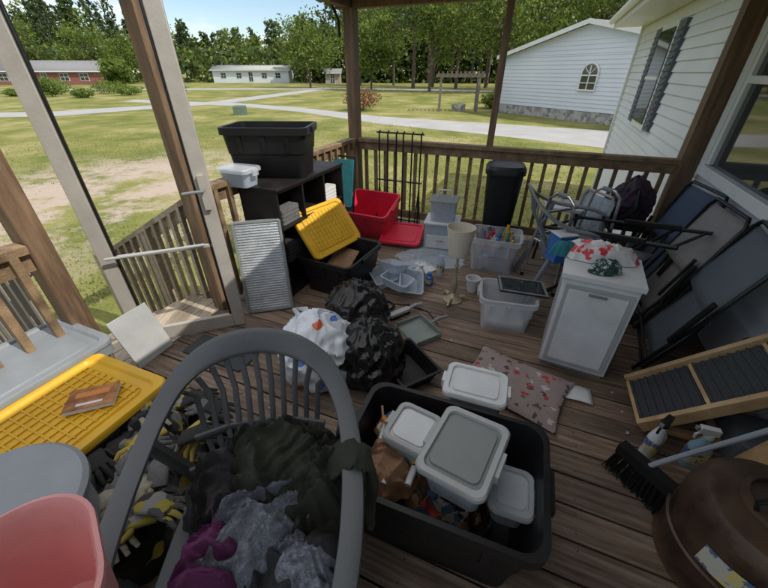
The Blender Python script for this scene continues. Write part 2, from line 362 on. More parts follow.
def shrub(name,x,y,r,h,ms,n=900,ls=.09):
    g=MB(name); g.mats=list(ms)+[M_bark]
    for i in range(5):
        a=i*1.3; g.tube([(x,y,GZ-.03),(x+r*.5*math.cos(a),y+r*.5*math.sin(a),GZ+h*.6)],.02,M_bark,4)
    d=rng.normal(size=(n,3)); d/=np.linalg.norm(d,axis=1)[:,None]; rad=(.4+.6*rng.random((n,1)))
    nn=np.array([1+.3*noise.noise(Vector(q)*2.5) for q in d])[:,None]
    C=np.array([x,y,GZ+h*.5])+d*rad*nn*np.array([r,r,h*.5]); leaves(g,C,ls,rng,len(ms)); g.obj()
shrub('flowering_shrub',-1.6,29,1.4,1.5,M_rf,1400,.07)
for x,y,r,h in [(-41,50,2,1.3),(-36,53,2.3,1.5),(-31,49,1.6,1.1),(-46,56,2.4,1.6),(-27,52,1.6,1.2),(-33,44,1.2,.9),(-50,60,2.6,2),(8.5,31,1,1.1),(-43,47,1.2,.8),(-38,46,.9,1.9)]:
    shrub('garden_shrub',x,y,r,h,M_lf,1100,.1)
# ------------------------------------------------------------------ buildings
def lap(g,p0,p1,z0,z1,m,step,clip=None,out=.015):
    p0=Vector(p0);p1=Vector(p1); d=(p1-p0); W=d.length; d.normalize(); n=Vector((d.y,-d.x))
    z=z0
    while z<z1-.001:
        zt=min(z+step,z1)
        s0,s1,t0,t1=0,W,0,W
        if clip: (s0,s1),(t0,t1)=clip(z),clip(zt)
        def q(s,zz,o): w=p0+d*s+n*o; return (w.x,w.y,zz)
        vs=[q(s0,z,0),q(s1,z,0),q(s0,z,out),q(s1,z,out),q(t0,zt,.001),q(t1,zt,.001)]
        g.add(vs,[(0,1,3,2),(2,3,5,4)],m); z=zt
def gable_house():
    E=empty('white_gable_house')
    o=Vector((8.05,28)); d=Vector((.457,-.89)).normalized(); W=12; dep=Vector((.89,.457)).normalized()*16
    ez=2.43; pz=3.75
    b=o+d*W; g=MB('walls')
    cl=lambda z:(0,W) if z<=ez else ((z-ez)/(pz-ez)*W/2, W-(z-ez)/(pz-ez)*W/2)
    lap(g,o,b,-.25,ez,M_siding2,.2,out=.03); lap(g,o,b,ez,pz-.001,M_siding2,.2,cl,out=.03)
    lap(g,o+dep,o,-.25,ez,M_siding2,.2); lap(g,b,b+dep,-.25,ez,M_siding2,.2)
    g.obj(E,recenter=False)
    g=MB('skirting'); 
    for p,q in((o,b),(o+dep,o),(b,b+dep)): g.add([(p.x,p.y,GZ),(q.x,q.y,GZ),(q.x,q.y,-.25),(p.x,p.y,-.25)],[(0,1,2,3)],M_stone)
    g.obj(E,recenter=False)
    g=MB('roof'); n=-dep.normalized()*.35; mid=o+d*W/2; ov=d*.4
    f=lambda p,z:(p.x,p.y,z)
    dz=(pz-ez)/(W/2)*.4
    for s,e in((-1,o),(1,b)):
        a0=e+ov*s+n; a1=e+ov*s+dep; c0=mid+n; c1=mid+dep
        g.add([f(a0,ez-dz+.03),f(a1,ez-dz+.03),f(c1,pz+.03),f(c0,pz+.03),f(a0,ez-dz+.15),f(a1,ez-dz+.15),f(c1,pz+.15),f(c0,pz+.15)],[(0,1,2,3),(4,5,6,7),(1,5,6,2),(0,4,5,1)],M_shingle)
        g.add([f(a0+n*.03,ez-dz-.05),f(c0+n*.03,pz-.05),f(c0+n*.03,pz+.17),f(a0+n*.03,ez-dz+.17)],[(0,1,2,3)],M_whitep)
    g.obj(E,recenter=False)
    g=MB('arched_window'); c=o+d*6.6; nn=-dep.normalized(); ang=math.degrees(math.atan2(d.y,d.x))
    g.M=T(c.x+nn.x*.05,c.y+nn.y*.05,0,ang)
    pts=[(-.5,.75)]+[(-.5*math.cos(R(a)),1.5+.5*math.sin(R(a))) for a in range(0,181,15)]+[(.5,.75)]
    g.add([(x,0,z) for x,z in pts],[tuple(range(len(pts)))],M_glass)
    g.tube([(x,-.03,z) for x,z in pts+[pts[0]]],.05,M_whitep,6)
    g.box((0,-.03,1.3),(.05,.04,1.2),M_whitep); g.box((0,-.035,1.45),(1,.04,.06),M_whitep); g.box((0,-.035,1.1),(1,.04,.04),M_whitep)
    for s in(-1,1): g.tube([(0,-.03,1.5),(s*.36,-.03,1.84)],.02,M_whitep,4)
    g.obj(E,recenter=False)
gable_house()
def ranch(name,x0,x1,y,dep,hw,hr,wall,roof,trim,wins,rz=0):
    cx=(x0+x1)/2; W=x1-x0; E=empty(name,(cx,y,GZ)); E.rotation_euler[2]=R(rz)
    g=MB('walls'); g.box((0,dep/2,hw/2),(W,dep,hw),wall)
    for s in(-1,1): g.add([(s*W/2,0,hw),(s*W/2,dep,hw),(s*W/2,dep/2,hr-.1)],[(0,1,2)],wall)
    g.obj(E,recenter=False)
    g=MB('roof'); o=.5
    g.add([(-W/2-o,-o,hw-.05),(W/2+o,-o,hw-.05),(W/2+o,dep/2,hr),(-W/2-o,dep/2,hr),(W/2+o,dep+o,hw-.05),(-W/2-o,dep+o,hw-.05)],[(0,1,2,3),(3,2,4,5)],roof)
    g.box((0,-o,hw-.12),(W+2*o,.05,.2),trim); g.obj(E,recenter=False,solid=.08)
    g=MB('windows_and_door')
    for wx,ww,z0,z1 in wins:
        g.box((wx,-.03,(z0+z1)/2),(ww+.2,.04,z1-z0+.2),trim); g.box((wx,-.06,(z0+z1)/2),(ww,.04,z1-z0),M_glass); g.box((wx,-.085,(z0+z1)/2),(.06,.02,z1-z0),trim); g.box((wx,-.09,(z0+z1)/2),(ww,.02,.06),trim)
    g.obj(E,recenter=False)
ranch('brick_house',-86,-62.5,90,9,2.6,4.6,M_brick,M_shingle,M_whitep,[(-8,1.6,.8,2.1),(-4,1.6,.8,2.1),(0,1,.1,2.2),(4,1.6,.8,2.1),(8,1.6,.8,2.1)],8)
ranch('mobile_home',-44,-24.5,106,6,2.9,3.9,M_siding2,M_lidg,M_whitep,[(-7,1.2,1.1,2.2),(-3,1.2,1.1,2.2),(0,.95,.4,2.4),(3.5,1.2,1.1,2.2),(7,1.2,1.1,2.2)],0)
ranch('storage_shed',-14,-10.5,98,3,2.3,3.1,M_weath,M_shingle,M_whitep,[(0,1,.1,2)],0)
def own_house():
    E=empty('white_siding_house')
    g=MB('siding_wall'); p0=Vector(L(3.4,-5.6)); p1=Vector(L(3.4,6.5))
    lap(g,p0,p1,GZ+.1,2.32,M_siding,.115,out=.022); 
    q=Vector(L(9,-5.6)); lap(g,q,p0,GZ+.1,2.32,M_siding,.115,out=.022); g.obj(E,recenter=False)
    g=MB('corner_trim',PM); g.box((3.39,5.6,.8),(.09,.09,3.1),M_whitep); g.obj(E,recenter=False)
    g=MB('roof_and_eave',PM)
    g.box((3.15,-.4+3.35,2.36),(.5,5.6,.04),M_whitep); g.box((2.91,3.0,2.42),(.04,5.8,.17),M_whitep)
    g.tube([(2.84,.2,2.46),(2.84,5.9,2.46)],.06,M_whitep,8)
    g.add([(2.88,-6.5,2.5),(2.88,5.95,2.5),(6.5,5.95,3.75),(6.5,-6.5,3.75),(10,5.95,2.5),(10,-6.5,2.5)],[(0,1,2,3),(3,2,4,5)],M_shingle)
    g.add([(2.9,5.6,2.35),(10,5.6,2.35),(6.5,5.6,3.7)],[(0,1,2)],M_siding)
    g.obj(E,recenter=False)
    g=MB('far_window',PM)
    y0,y1,z0,z1=2.7,3.5,.95,2.1
    g.box((3.375,(y0+y1)/2,(z0+z1)/2),(.05,y1-y0+.16,z1-z0+.16),M_whitep); g.box((3.36,(y0+y1)/2,(z0+z1)/2),(.05,y1-y0,z1-z0),M_glass)
    g.box((3.345,(y0+y1)/2,(z0+z1)/2),(.05,y1-y0,.04),M_whitep)
    for yy in(y0-.27,y1+.27): 
        g.box((3.37,yy,(z0+z1)/2),(.05,.33,z1-z0+.1),M_shut)
        for k in range(16): g.box((3.342,yy,z0+.02+k*.072),(.02,.26,.03),M_shut,(0,25,0))
    g.obj(E,recenter=False)
    g=MB('porch_window',PM); y0,y1,z0,z1=-1.45,-.2,.92,2.15
    for yy in(y0,y1): g.box((3.36,yy,(z0+z1)/2),(.09,.09,z1-z0+.09),M_whitep)
    for zz in(z0,z1): g.box((3.355,(y0+y1)/2,zz),(.10,y1-y0,.08),M_whitep)
    g.box((3.35,(y0+y1)/2,(z0+z1)/2+.02),(.05,y1-y0-.05,.05),M_whitep); g.box((3.37,(y0+y1)/2,(z0+z1)/2),(.03,y1-y0-.04,z1-z0-.04),M_glass)
    g.box((3.345,y1-.07,(z0+z1)/2),(.04,.05,z1-z0-.1),M_whitep);g.box((3.345,y0+.07,(z0+z1)/2),(.04,.05,z1-z0-.1),M_whitep)
    g.obj(E,recenter=False,bevel=.004)
own_house()
def arbor():
    g=MB('garden_arbor',T(5.3,28.6,GZ,-8))
    for x in(-1.3,1.3):
        for y in(-.5,.5): g.box((x,y,1.1),(.17,.17,2.2),M_arb)
        g.box((x,0,.9),(.06,1,.05),M_arb); g.box((x,0,1.6),(.06,1,.05),M_arb)
    for y in(-.58,.58): g.box((0,y,2.2),(3.3,.06,.22),M_arb)
    for k in range(11): g.box((-1.5+k*.3,0,2.37),(.06,1.6,.13),M_arb)
    g.obj()
    g=MB('stone_planter',T(5.4,28.7,GZ)); g.lathe([(.45,0),(.48,.1),(.5,.45),(.42,.45),(.4,.3),(0,.3)],M_stone,n=18); g.obj()
arbor()
g=MB('utility_box',T(-9.5,26,GZ,10)); g.rr([(0,.8,.6,.04),(.5,.78,.58,.04),(.55,.7,.5,.04)],mat('utility_green',(.12,.16,.12),.5)); g.obj()
# ------------------------------------------------------------------ porch structure
g=MB('porch_floor'); rg=random.Random(5); b=-.1; 
while b<5.7:
    dz=rg.uniform(-.003,.001); g.box((1.68,-(b+.07),-.018+dz),(3.42,.137,.036),M_deck)
    for j in range(6):
        for q in(.03,.11):
            a=.05+j*.62+rg.uniform(-.01,.01); c=-(b+q)
            g.add([(a+.004*math.cos(k*1.05),c+.004*math.sin(k*1.05),dz+.0012) for k in range(6)],[(0,1,2,3,4,5)],M_nail)
    b+=.146
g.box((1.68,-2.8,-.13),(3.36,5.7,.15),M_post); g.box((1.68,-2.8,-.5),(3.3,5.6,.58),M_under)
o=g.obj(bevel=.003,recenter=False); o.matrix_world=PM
def post(name,a,b,s=.09,z0=0,z1=2.14,m=M_post):
    g=MB(name,PM@T(a,-b)); g.box((0,0,(z0+z1)/2),(s,s,z1-z0),m); g.obj(bevel=.005)
post('corner_post',0,0,.115); post('porch_post',1.56,0,.06,.9); post('porch_post',3.27,.0,.14); post('door_post',-.04,2.36,.1); post('door_post',-.04,3.26,.1); post('porch_post',0,5.5,.1)
g=MB('roof_beam',PM)
g.box((1.7,0,2.22),(3.7,.09,.17),M_post); g.box((-.01,-2.9,2.222),(.09,5.9,.168),M_post); g.box((1.7,-.065,2.28),(3.5,.035,.06),M_ceil)
g.box((-.04,-2.8,2.1),(.085,.8,.06),M_post); g.box((2.12,-2.9,2.23),(.07,5.9,.15),M_post)
g.box((1.7,-.45,2.25),(3.4,.045,.12),M_ceil)
for k in range(1,12): g.box((2.78,-.45-k*.5,2.25),(1.24,.045,.12),M_ceil)
g.obj(bevel=.004)
g=MB('porch_roof',PM); 
for k in range(6): g.box((1.55,.35-k*.142,2.325),(3.9,.138,.02),M_ceil)
for k in range(6,44): g.box((2.78,.35-k*.142,2.325),(1.4,.138,.02),M_ceil)  # unseen strip shaped to block sun; left half kept open to admit skylight
g.box((1.55,-.01,2.36),(3.96,.88,.04),M_shingle); g.box((2.79,-3.16,2.36),(1.42,5.38,.04),M_shingle); g.box((-.42,-.01,2.33),(.03,.88,.14),M_whitep); g.obj()
g=MB('bent_downpipe',PM); g.tube([(-.12,-.25,2.2),(-.12,-.16,2.16),(-.1,-.08,2.05),(-.1,-.07,1.9)],.014,M_blackm); g.obj()
def rail(name,a0,b0,a1,b1,h=.95,sp=.125,z0=0,z1=0,m=M_rail,bot=.1):
    g=MB(name,PM); p=Vector((a0,-b0,z0));q=Vector((a1,-b1,z1)); d=q-p; Ln=math.hypot(d.x,d.y)
    hd=Vector((d.x,d.y,0)).normalized(); nx=Vector((-hd.y,hd.x,0))
    g.tube([p+Vector((0,0,h-.02)),q+Vector((0,0,h-.02))],1,m,4,flat=(.095*1.2,.036*1.2))
    g.tube([p+Vector((0,0,h-.085)),q+Vector((0,0,h-.085))],1,m,4,flat=(.036*1.2,.085*1.2))
    g.tube([p+Vector((0,0,bot)),q+Vector((0,0,bot))],1,m,4,flat=(.036*1.2,.085*1.2))
    n=int(Ln/sp)
    for i in range(n):
        c=p+d*((i+.5)/n)+nx*.034; ang=math.degrees(math.atan2(hd.y,hd.x))
        g.box((c.x,c.y,c.z+(h+bot)/2-.03),(.034,.034,h-bot+.02),m,(0,0,ang))
    g.obj()
rail('back_railing',.06,0,3.2,0); rail('side_railing',0,.07,0,2.3); rail('side_railing',0,3.32,0,5.45)
g=MB('porch_steps',PM)
for k in range(5):
    x1=-.06-.28*k-(0 if k==0 else .12); w=.4 if k==0 else .28; z=-.02-.155*k
    for j in range(3 if k==0 else 2):
        ww=w/(3 if k==0 else 2); g.box((x1-ww*(j+.5),-2.78,z-.018),(ww-.006,.98,.036),M_step)
    g.box((x1-w+.02,-2.78,z-.1),(.02,.94,.13),M_step)
for bb in(2.3,3.26):
    g.tube([(-.06,-bb,-.12),(-1.65,-bb,-.85)],1,M_step,4,flat=(.05,.3))
g.obj(bevel=.003)
for bb in(2.26,3.3):
    rail('stair_railing',-.12,bb,-1.65,bb,h=.92,z0=-.03,z1=-.82,sp=.115,m=M_weath if bb>3 else M_step)
    for a,z in((-.85,.5),(-1.66,.12)):
        g=MB('stair_post',PM@T(a,-bb)); g.box((0,0,(z+GZ)/2),(.085,.085,z-GZ),M_step); g.obj(bevel=.004)
def storm_door():
    hx,hy=-1.69,1.86; ex,ey=-1.03,2.10; W=math.hypot(ex-hx,ey-hy); an=math.degrees(math.atan2(ey-hy,ex-hx))
    E=empty('storm_door',(hx,hy,0)); E.rotation_euler[2]=R(an)
    g=MB('frame')
    g.box((.04,0,1.04),(.08,.035,2.04),M_alum); g.box((W-.04,0,1.04),(.08,.035,2.04),M_alum)
    g.box((W/2,0,.07),(W-.16,.033,.10),M_alum); g.box((W/2,0,2.01),(W-.16,.033,.10),M_alum); g.box((W/2,0,.66),(W-.16,.02,.022),M_alum)
    for x in(.09,W-.09): g.box((x,0,1.04),(.012,.022,1.86),M_blackm)
    g.obj(E,bevel=.004,recenter=False)
    g=MB('handle'); g.box((W-.04,-.03,1.0),(.035,.025,.2),M_alum); g.tube([(W-.04,-.045,1.02),(W-.04,-.08,1.02),(W-.10,-.085,1.02),(W-.15,-.08,1.015)],.009,M_lidg2)
    g.obj(E,recenter=False)
    g=MB('closer'); g.tube([(W-.12,-.03,.68),(.05,-.06,.68)],.009,M_lidg); g.obj(E,recenter=False)
storm_door()
# ------------------------------------------------------------------ containers
def tote(g,sx,sy,h,m,r=.05,tap=.84,wall=.006,lip=.018,ribs=True):
    a=tap
    mid=(a+.97)/2
    rings=[(0,sx*a,sy*a,r*.8),(.004,sx*a+.006,sy*a+.006,r),(h*.48,sx*mid,sy*mid,r),(h*.50,sx*mid+.012,sy*mid+.012,r),(h*.86,sx*.97,sy*.97,r),(h*.865,sx+lip,sy+lip,r),(h,sx+lip,sy+lip,r),(h,sx*.97-wall,sy*.97-wall,r),(h*.5,sx*mid-wall*2,sy*mid-wall*2,r),(.012,sx*a-wall*2,sy*a-wall*2,r*.8)]
    g.rr(rings,m)
    if ribs:
        tl=math.degrees(math.atan2(sy*(.97-mid)/2,h*.38))
        for s in(-1,1):
            for q in(-.28,.0,.28):
                g.box((q*sx,s*(sy*(mid+.97)/4+.006),h*.68),(.03,.008,h*.32),m,(-s*tl,0,0))
            g.box((s*(sx/2+.014),0,h*.93),(.022,sy*.3,.035),m)
def lid(g,sx,sy,z,m,r=.05,m2=None,th=.02):
    g.rr([(z-th,sx+.03,sy+.03,r),(z,sx+.03,sy+.03,r),(z+.008,sx+.02,sy+.02,r),(z+.008,sx*.93,sy*.93,r*.8),(z-.004,sx*.9,sy*.9,r*.8)],m,capt=(m2 is None))
    g.rr([(z-.0035,sx*.895,sy*.895,r*.8),(z-.003,sx*.82,sy*.80,r*.7),(z+.005,sx*.80,sy*.78,r*.7)],m2 or m)
def heap(g,cx,cy,z0,rx,ry,h,m,rz=0,fold=.03,freq=8,seed=0,nu=130,nv=54,drop=0,irr=.3,pw=2.2):
    c,s=math.cos(R(rz)),math.sin(R(rz))
    def fn(u,v):
        th=2*math.pi*u; rho=v
        Rr=1+irr*noise.noise(Vector((math.cos(th)*1.6,math.sin(th)*1.6,seed*3.1)))+irr*.5*noise.noise(Vector((math.cos(th)*5,math.sin(th)*5,seed)))
        x=rho*Rr*rx*math.cos(th); y=rho*Rr*ry*math.sin(th)
        q=Vector((x*freq,y*freq,seed*7.7)); w=noise.noise_vector(q*.6)*1.7
        q2=Vector((q.x*.6+w.x,q.y*1.7+w.y,q.z))
        rd=1-2*abs(noise.noise(q2)); rd2=1-2*abs(noise.noise(q2*2.1+Vector((3,1,0)))); rd3=1-2*abs(noise.noise(Vector((q.x*2.6+w.y*2,q.y*1.2+w.x*2,4))))
        rd=rd*rd*(1 if rd>0 else -1)
        z=h*(1-rho**pw)+fold*(rd*.8+.3*rd2+.25*rd3)*(1-rho**8)-drop*rho**6
        x+=w.y*.15*fold*2; y+=w.x*.15*fold*2
        return (cx+x*c-y*s,cy+x*s+y*c,z0+max(z,-drop if drop else .002))
    g.surf(fn,nu,nv,m,wrap=True)
def bag(g,cx,cy,z0,rx,ry,h,m,seed=0,amp=.16,knot=True,nu=100,nv=60,fq=3.0):
    def fn(u,v):
        th=2*math.pi*u; ph=math.pi*v
        d=Vector((math.cos(th)*math.sin(ph),math.sin(th)*math.sin(ph),-math.cos(ph)))
        q=d*1.7+Vector((seed*5,0,0)); w=noise.noise_vector(q)
        n1=1-2*abs(noise.noise(q*1.2+w*.8)); n2=1-2*abs(noise.noise(q*fq*.8+w*1.2))
        rad=1+amp*(n1*.8+n2*.3)
        z=d.z*rad; 
        if z<-.72: z=-.72-(abs(z)-.72)*.1
        t=1
        if knot and d.z>.8: t=1-(d.z-.8)*2.2; z+=(d.z-.8)*.8
        return (cx+d.x*rad*rx*t,cy+d.y*rad*ry*t,z0+(z+.74)/1.74*h)
    g.surf(fn,nu,nv,m,wrap=True)
# --- left foreground stack
g=MB('storage_tote_with_grey_lid',T(-1.68,1.15,0,DEG)); tote(g,.42,.62,.47,M_grey); lid(g,.42,.62,.48,M_grey); g.obj()
g=MB('storage_tote_with_yellow_lid',T(-1.30,.87,0,DEG+1)); tote(g,.45,.66,.44,M_black); lid(g,.46,.67,.45,M_yellow)
for k in range(9): g.box((-.16+k*.04,0,.457),(.006,.52,.008),M_yellow)
for k in range(13): g.box((0,-.24+k*.04,.4565),(.34,.006,.007),M_yellow)
g.obj()
g=MB('paperback_book',T(-1.19,.98,.464,20)); g.box((0,0,.009),(.17,.115,.018),M_paper); g.box((0,0,.0195),(.174,.119,.002),M_cover); g.box((0,.02,.0208),(.12,.03,.001),M_orange); g.box((0,-.035,.0208),(.09,.012,.001),M_paper); g.obj()
g=MB('pile_of_gloves'); heap(g,-.93,.80,.12,.19,.27,.25,M_gloves,20,.05,11,4)
rg=random.Random(9)
for k in range(34):
    x,y=-.93+rg.uniform(-.15,.18),.82+rg.uniform(-.27,.27); a=rg.uniform(0,6.28); zz=.33+rg.uniform(0,.08); gm=rg.choice([M_glg,M_gly,M_glb,M_glw,M_glg,M_glb,M_plaid,M_gly,M_plaid])
    g.tube([(x-.04*math.cos(a),y-.04*math.sin(a),zz-.01),(x+.03*math.cos(a),y+.03*math.sin(a),zz+.02),(x+.075*math.cos(a),y+.075*math.sin(a),zz)],1,gm,10,flat=(.07,.026))
    g.tube([(x+.01*math.cos(a),y+.01*math.sin(a),zz+.01),(x+.05*math.cos(a+1),y+.05*math.sin(a+1),zz+.012),(x+.08*math.cos(a+.7),y+.08*math.sin(a+.7),zz)],[.012,.011,.008],gm,6)
    for f in range(4):
        an=a+(f-1.5)*.22; g.tube([(x+.065*math.cos(a+(f-1.5)*.3),y+.065*math.sin(a+(f-1.5)*.3),zz),(x+.105*math.cos(an),y+.105*math.sin(an),zz+.012*rg.random()),(x+.135*math.cos(an),y+.135*math.sin(an),zz-.02)],[.0095,.0095,.007],gm,6)
g.obj(smooth=60)
g=MB('plaid_shirt'); heap(g,-1.0,.98,.30,.13,.10,.10,M_plaid,30,.05,11,6,drop=.03); g.obj(smooth=70)
g=MB('storage_tote',T(-.93,.80,0,DEG)); tote(g,.40,.6,.26,M_black); g.obj()
g=MB('round_lidded_bin',T(-1.07,.47)); g.lathe([(0,0),(.17,0),(.19,.3),(.205,.56),(.22,.56),(.228,.575),(.228,.59),(.215,.60),(.20,.595),(.0,.597)],M_grey,n=48); g.obj()
g=MB('pink_tub',T(-.645,.215,.612,-48)); g.rr([(0,.22,.18,.07),(.005,.24,.20,.08),(.13,.28,.24,.10),(.24,.31,.27,.11),(.243,.335,.295,.12),(.255,.335,.295,.12),(.258,.32,.28,.115),(.24,.302,.262,.11),(.07,.25,.21,.09),(.01,.22,.18,.08)],M_pink,n=12); g.obj(smooth=50)
g=MB('storage_bin',T(-.84,.10,0,-40)); g.rr([(0,.26,.20,.05),(.55,.30,.24,.05),(.608,.30,.24,.05)],M_black); g.obj()
# --- resin armchair
def armchair(name,x,y,rz,m,sc=1,seat=True):
    g=MB(name,T(x,y,0,rz)@Matrix.Scale(sc,4))
    ctrl=[(.29,-.30,.60),(.315,-.20,.635),(.33,-.05,.65),(.33,.10,.67),(.31,.22,.71),(.265,.31,.765),(.19,.365,.815),(.10,.395,.845),(0,.405,.855)]
    full=ctrl+[(-a,b,c) for a,b,c in ctrl[-2::-1]]
    def cr(P,n=5):
        o=[];P=[Vector(p) for p in P]
        for i in range(len(P)-1):
            p0=P[max(i-1,0)];p1=P[i];p2=P[i+1];p3=P[min(i+2,len(P)-1)]
            for k in range(n):
                t=k/n; o.append(.5*((2*p1)+(-p0+p2)*t+(2*p0-5*p1+4*p2-p3)*t*t+(-p0+3*p1-3*p2+p3)*t**3))
        o.append(P[-1]); return o
    pts=cr(full); n=len(pts)
    vs=[];fs=[];K=12
    for i,p in enumerate(pts):
        t=(pts[min(i+1,n-1)]-pts[max(i-1,0)]).normalized(); f=i/(n-1); bk=max(0,1-abs(f-.5)/.30); bk=bk*bk*(3-2*bk)
        up=Vector((0,0,1)); side=t.cross(up).normalized(); nn=side.cross(t).normalized()
        ang=bk*R(62); wdir=(side*math.cos(ang)+nn*math.sin(ang)); ndir=t.cross(wdir).normalized()
        w=.066+.03*bk; h=.022
        for k in range(K):
            a=2*math.pi*k/K; ca,sa=math.cos(a),math.sin(a)
            vs.append(p+wdir*math.copysign(abs(ca)**.6,ca)*w/2+ndir*math.copysign(abs(sa)**.6,sa)*h/2)
    for i in range(n-1):
        for k in range(K): fs.append((i*K+k,i*K+(k+1)%K,(i+1)*K+(k+1)%K,(i+1)*K+k))
    fs+= [tuple(range(K-1,-1,-1)),tuple(range((n-1)*K,n*K))]
    g.add(vs,fs,m)
    for k in range(11):
        f=(k-5)/5; bx=f*.18; tx=f*.25; ty=.40-.085*f*f; tz=.835-.09*f*f
        g.tube([(bx,.215,.43),(bx*1.15+.0,.27,.55),((bx*.4+tx*.6),.325+.03*(1-f*f),.68),(tx,ty-.01,tz-.015)],1,m,8,flat=(.021,.012),up=(0,1,.3))
    g.tube([(-.26,.17,.45),(-.14,.215,.435),(0,.225,.43),(.14,.215,.435),(.26,.17,.45)],1,m,8,flat=(.05,.02),up=(0,1,0))
    g.tube([(-.235,.24,.55),(-.12,.275,.555),(0,.285,.555),(.12,.275,.555),(.235,.24,.55)],1,m,8,flat=(.03,.018),up=(0,1,0))
    g.surf(lambda u,v:((u-.5)*(.50-.06*v),-.27+.50*v,.415-.025*v+.03*(2*u-1)**2-.035*max(0,.12-v)/.12),14,14,m)
    g.surf(lambda u,v:((u-.5)*(.50-.06*v),-.27+.50*v,.395-.025*v+.03*(2*u-1)**2-.035*max(0,.12-v)/.12),14,14,m)
    g.tube([(-.25,-.27,.405),(0,-.285,.37),(.25,-.27,.405)],1,m,8,flat=(.03,.06))
    for s in(-1,1):
        g.tube([(s*.25,-.26,.41),(s*.245,-.02,.40),(s*.22,.22,.40)],1,m,8,flat=(.04,.05))
        g.tube([(s*.29,-.30,.60),(s*.285,-.30,.45),(s*.29,-.31,.22),(s*.31,-.33,0)],1,m,8,flat=(.055,.035),up=(0,1,0))
        g.tube([(s*.32,.14,.68),(s*.29,.2,.45),(s*.285,.27,.2),(s*.29,.34,0)],1,m,8,flat=(.055,.035),up=(0,1,0))
        g.tube([(s*.285,-.29,.42),(s*.25,-.22,.41)],1,m,8,flat=(.03,.05))
    return g.obj(smooth=50)
armchair('plastic_armchair',-.405,.565,8,M_chair,.945)
g=MB('dark_jacket'); heap(g,-.46,.60,.42,.15,.19,.12,M_char,10,.07,9,14,drop=.04); heap(g,-.22,.62,.42,.14,.17,.14,M_olive,-10,.07,9,15,drop=.04); g.obj(smooth=75)
g=MB('dark_olive_shirt'); heap(g,-.32,.65,.49,.24,.16,.10,M_olive,-12,.085,8,2,drop=.06); heap(g,-.23,.71,.54,.13,.08,.05,M_olive,-25,.05,12,21,drop=.03)
path=[Vector(p) for p in((-.20,.63,.55),(-.13,.64,.615),(-.085,.635,.632),(-.045,.625,.61),(-.035,.60,.53),(-.045,.58,.44),(-.05,.57,.38))]
def slv(u,v):
    f=v*(len(path)-1); i=min(int(f),len(path)-2); p=path[i].lerp(path[i+1],f-i); th=2*math.pi*u
    wd=.060*(1-.25*v); k=noise.noise(Vector((u*5,v*7,3)))*.012+noise.noise(Vector((u*2,v*14,5)))*.006
    t=(path[i+1]-path[i]).normalized(); side=Vector((.25,-.95,.1)); side=(side-t*side.dot(t)).normalized(); nn=t.cross(side)
    return p+side*(math.cos(th)*wd)+nn*(math.sin(th)*.014+k)
g.surf(slv,32,40,M_olive,wrap=True); g.obj(smooth=75)
g=MB('patterned_blouse'); heap(g,-.35,.49,.46,.20,.13,.10,M_lace,25,.07,9,5,drop=.06); heap(g,-.21,.39,.44,.08,.13,.09,M_lace,35,.045,11,8,drop=.08); g.obj(smooth=75)
g=MB('purple_shirt'); heap(g,-.45,.36,.43,.13,.19,.10,M_purple,5,.06,9,9,drop=.12); g.obj(smooth=75)
g=MB('dark_trousers'); heap(g,-.25,.33,.42,.19,.21,.07,M_char,0,.06,8,12,drop=.2); g.obj(smooth=75)
# --- big black tote with contents
g=MB('open_black_tote',T(.225,.80,0,-21)); tote(g,.74,.50,.38,M_black,r=.07); g.obj()
g=MB('assorted_craft_items',T(.225,.80,0,-21)); heap(g,-.06,0,.06,.27,.19,.22,M_junk,0,.07,12,3,irr=.1)
heap(g,-.20,-.08,.26,.12,.12,.10,M_brown,10,.03,10,7); heap(g,-.23,.10,.25,.08,.09,.07,M_toys,10,.03,18,8)
rg=random.Random(8)
for k in range(30):
    x,y=rg.uniform(-.31,.02),rg.uniform(-.18,.18); a=rg.uniform(0,3.1); z=.31+rg.uniform(0,.05)
    g.tube([(x,y,z),(x+.07*math.cos(a),y+.07*math.sin(a),z+rg.uniform(-.02,.03))],rg.uniform(.005,.014),rg.choice([M_blue,M_red,M_yellow,M_paper,M_teal,M_orange,M_white,M_brown]),8)
g.obj(smooth=60)
def lidbox(name,x,y,z,sx,sy,h,rz,ml,m2=None,mb=None,rx=0,ry=0):
    g=MB(name,T(x,y,z,rz,rx,ry)); g.rr([(0,sx*.84,sy*.84,.03),(h*.9,sx*.98,sy*.98,.035),(h*.9,sx*.95,sy*.95,.03),(.006,sx*.81,sy*.81,.03)],mb or M_frost)
    g.rr([(.01,sx*.78,sy*.78,.03),(h*.6,sx*.86,sy*.86,.03)],M_lidg2)
    lid(g,sx,sy,h,ml,.035,m2,.018)
    for s in(-1,1): g.box((s*(sx/2+.02),0,h-.02),(.014,sy*.35,.04),ml)
    g.obj()
lidbox('lidded_container',.30,.765,.30,.225,.285,.16,-33,M_lidg,M_lidg2,None,2,-4)
lidbox('lidded_container',.105,.875,.30,.165,.185,.12,-28,M_lidg,M_white,None,-5,4)
lidbox('lidded_container',.42,1.13,.28,.25,.18,.12,-20,M_white)
lidbox('lidded_container',.47,.70,.18,.13,.16,.12,-20,M_clear)
g=MB('cardboard_box',T(.45,1.2,0,-20)); g.box((0,0,.14),(.24,.22,.275),M_brown); g.box((0,-.06,.278),(.24,.1,.003),M_brown); g.box((0,0,.2),(.245,.05,.1),M_paper); g.obj(bevel=.003)
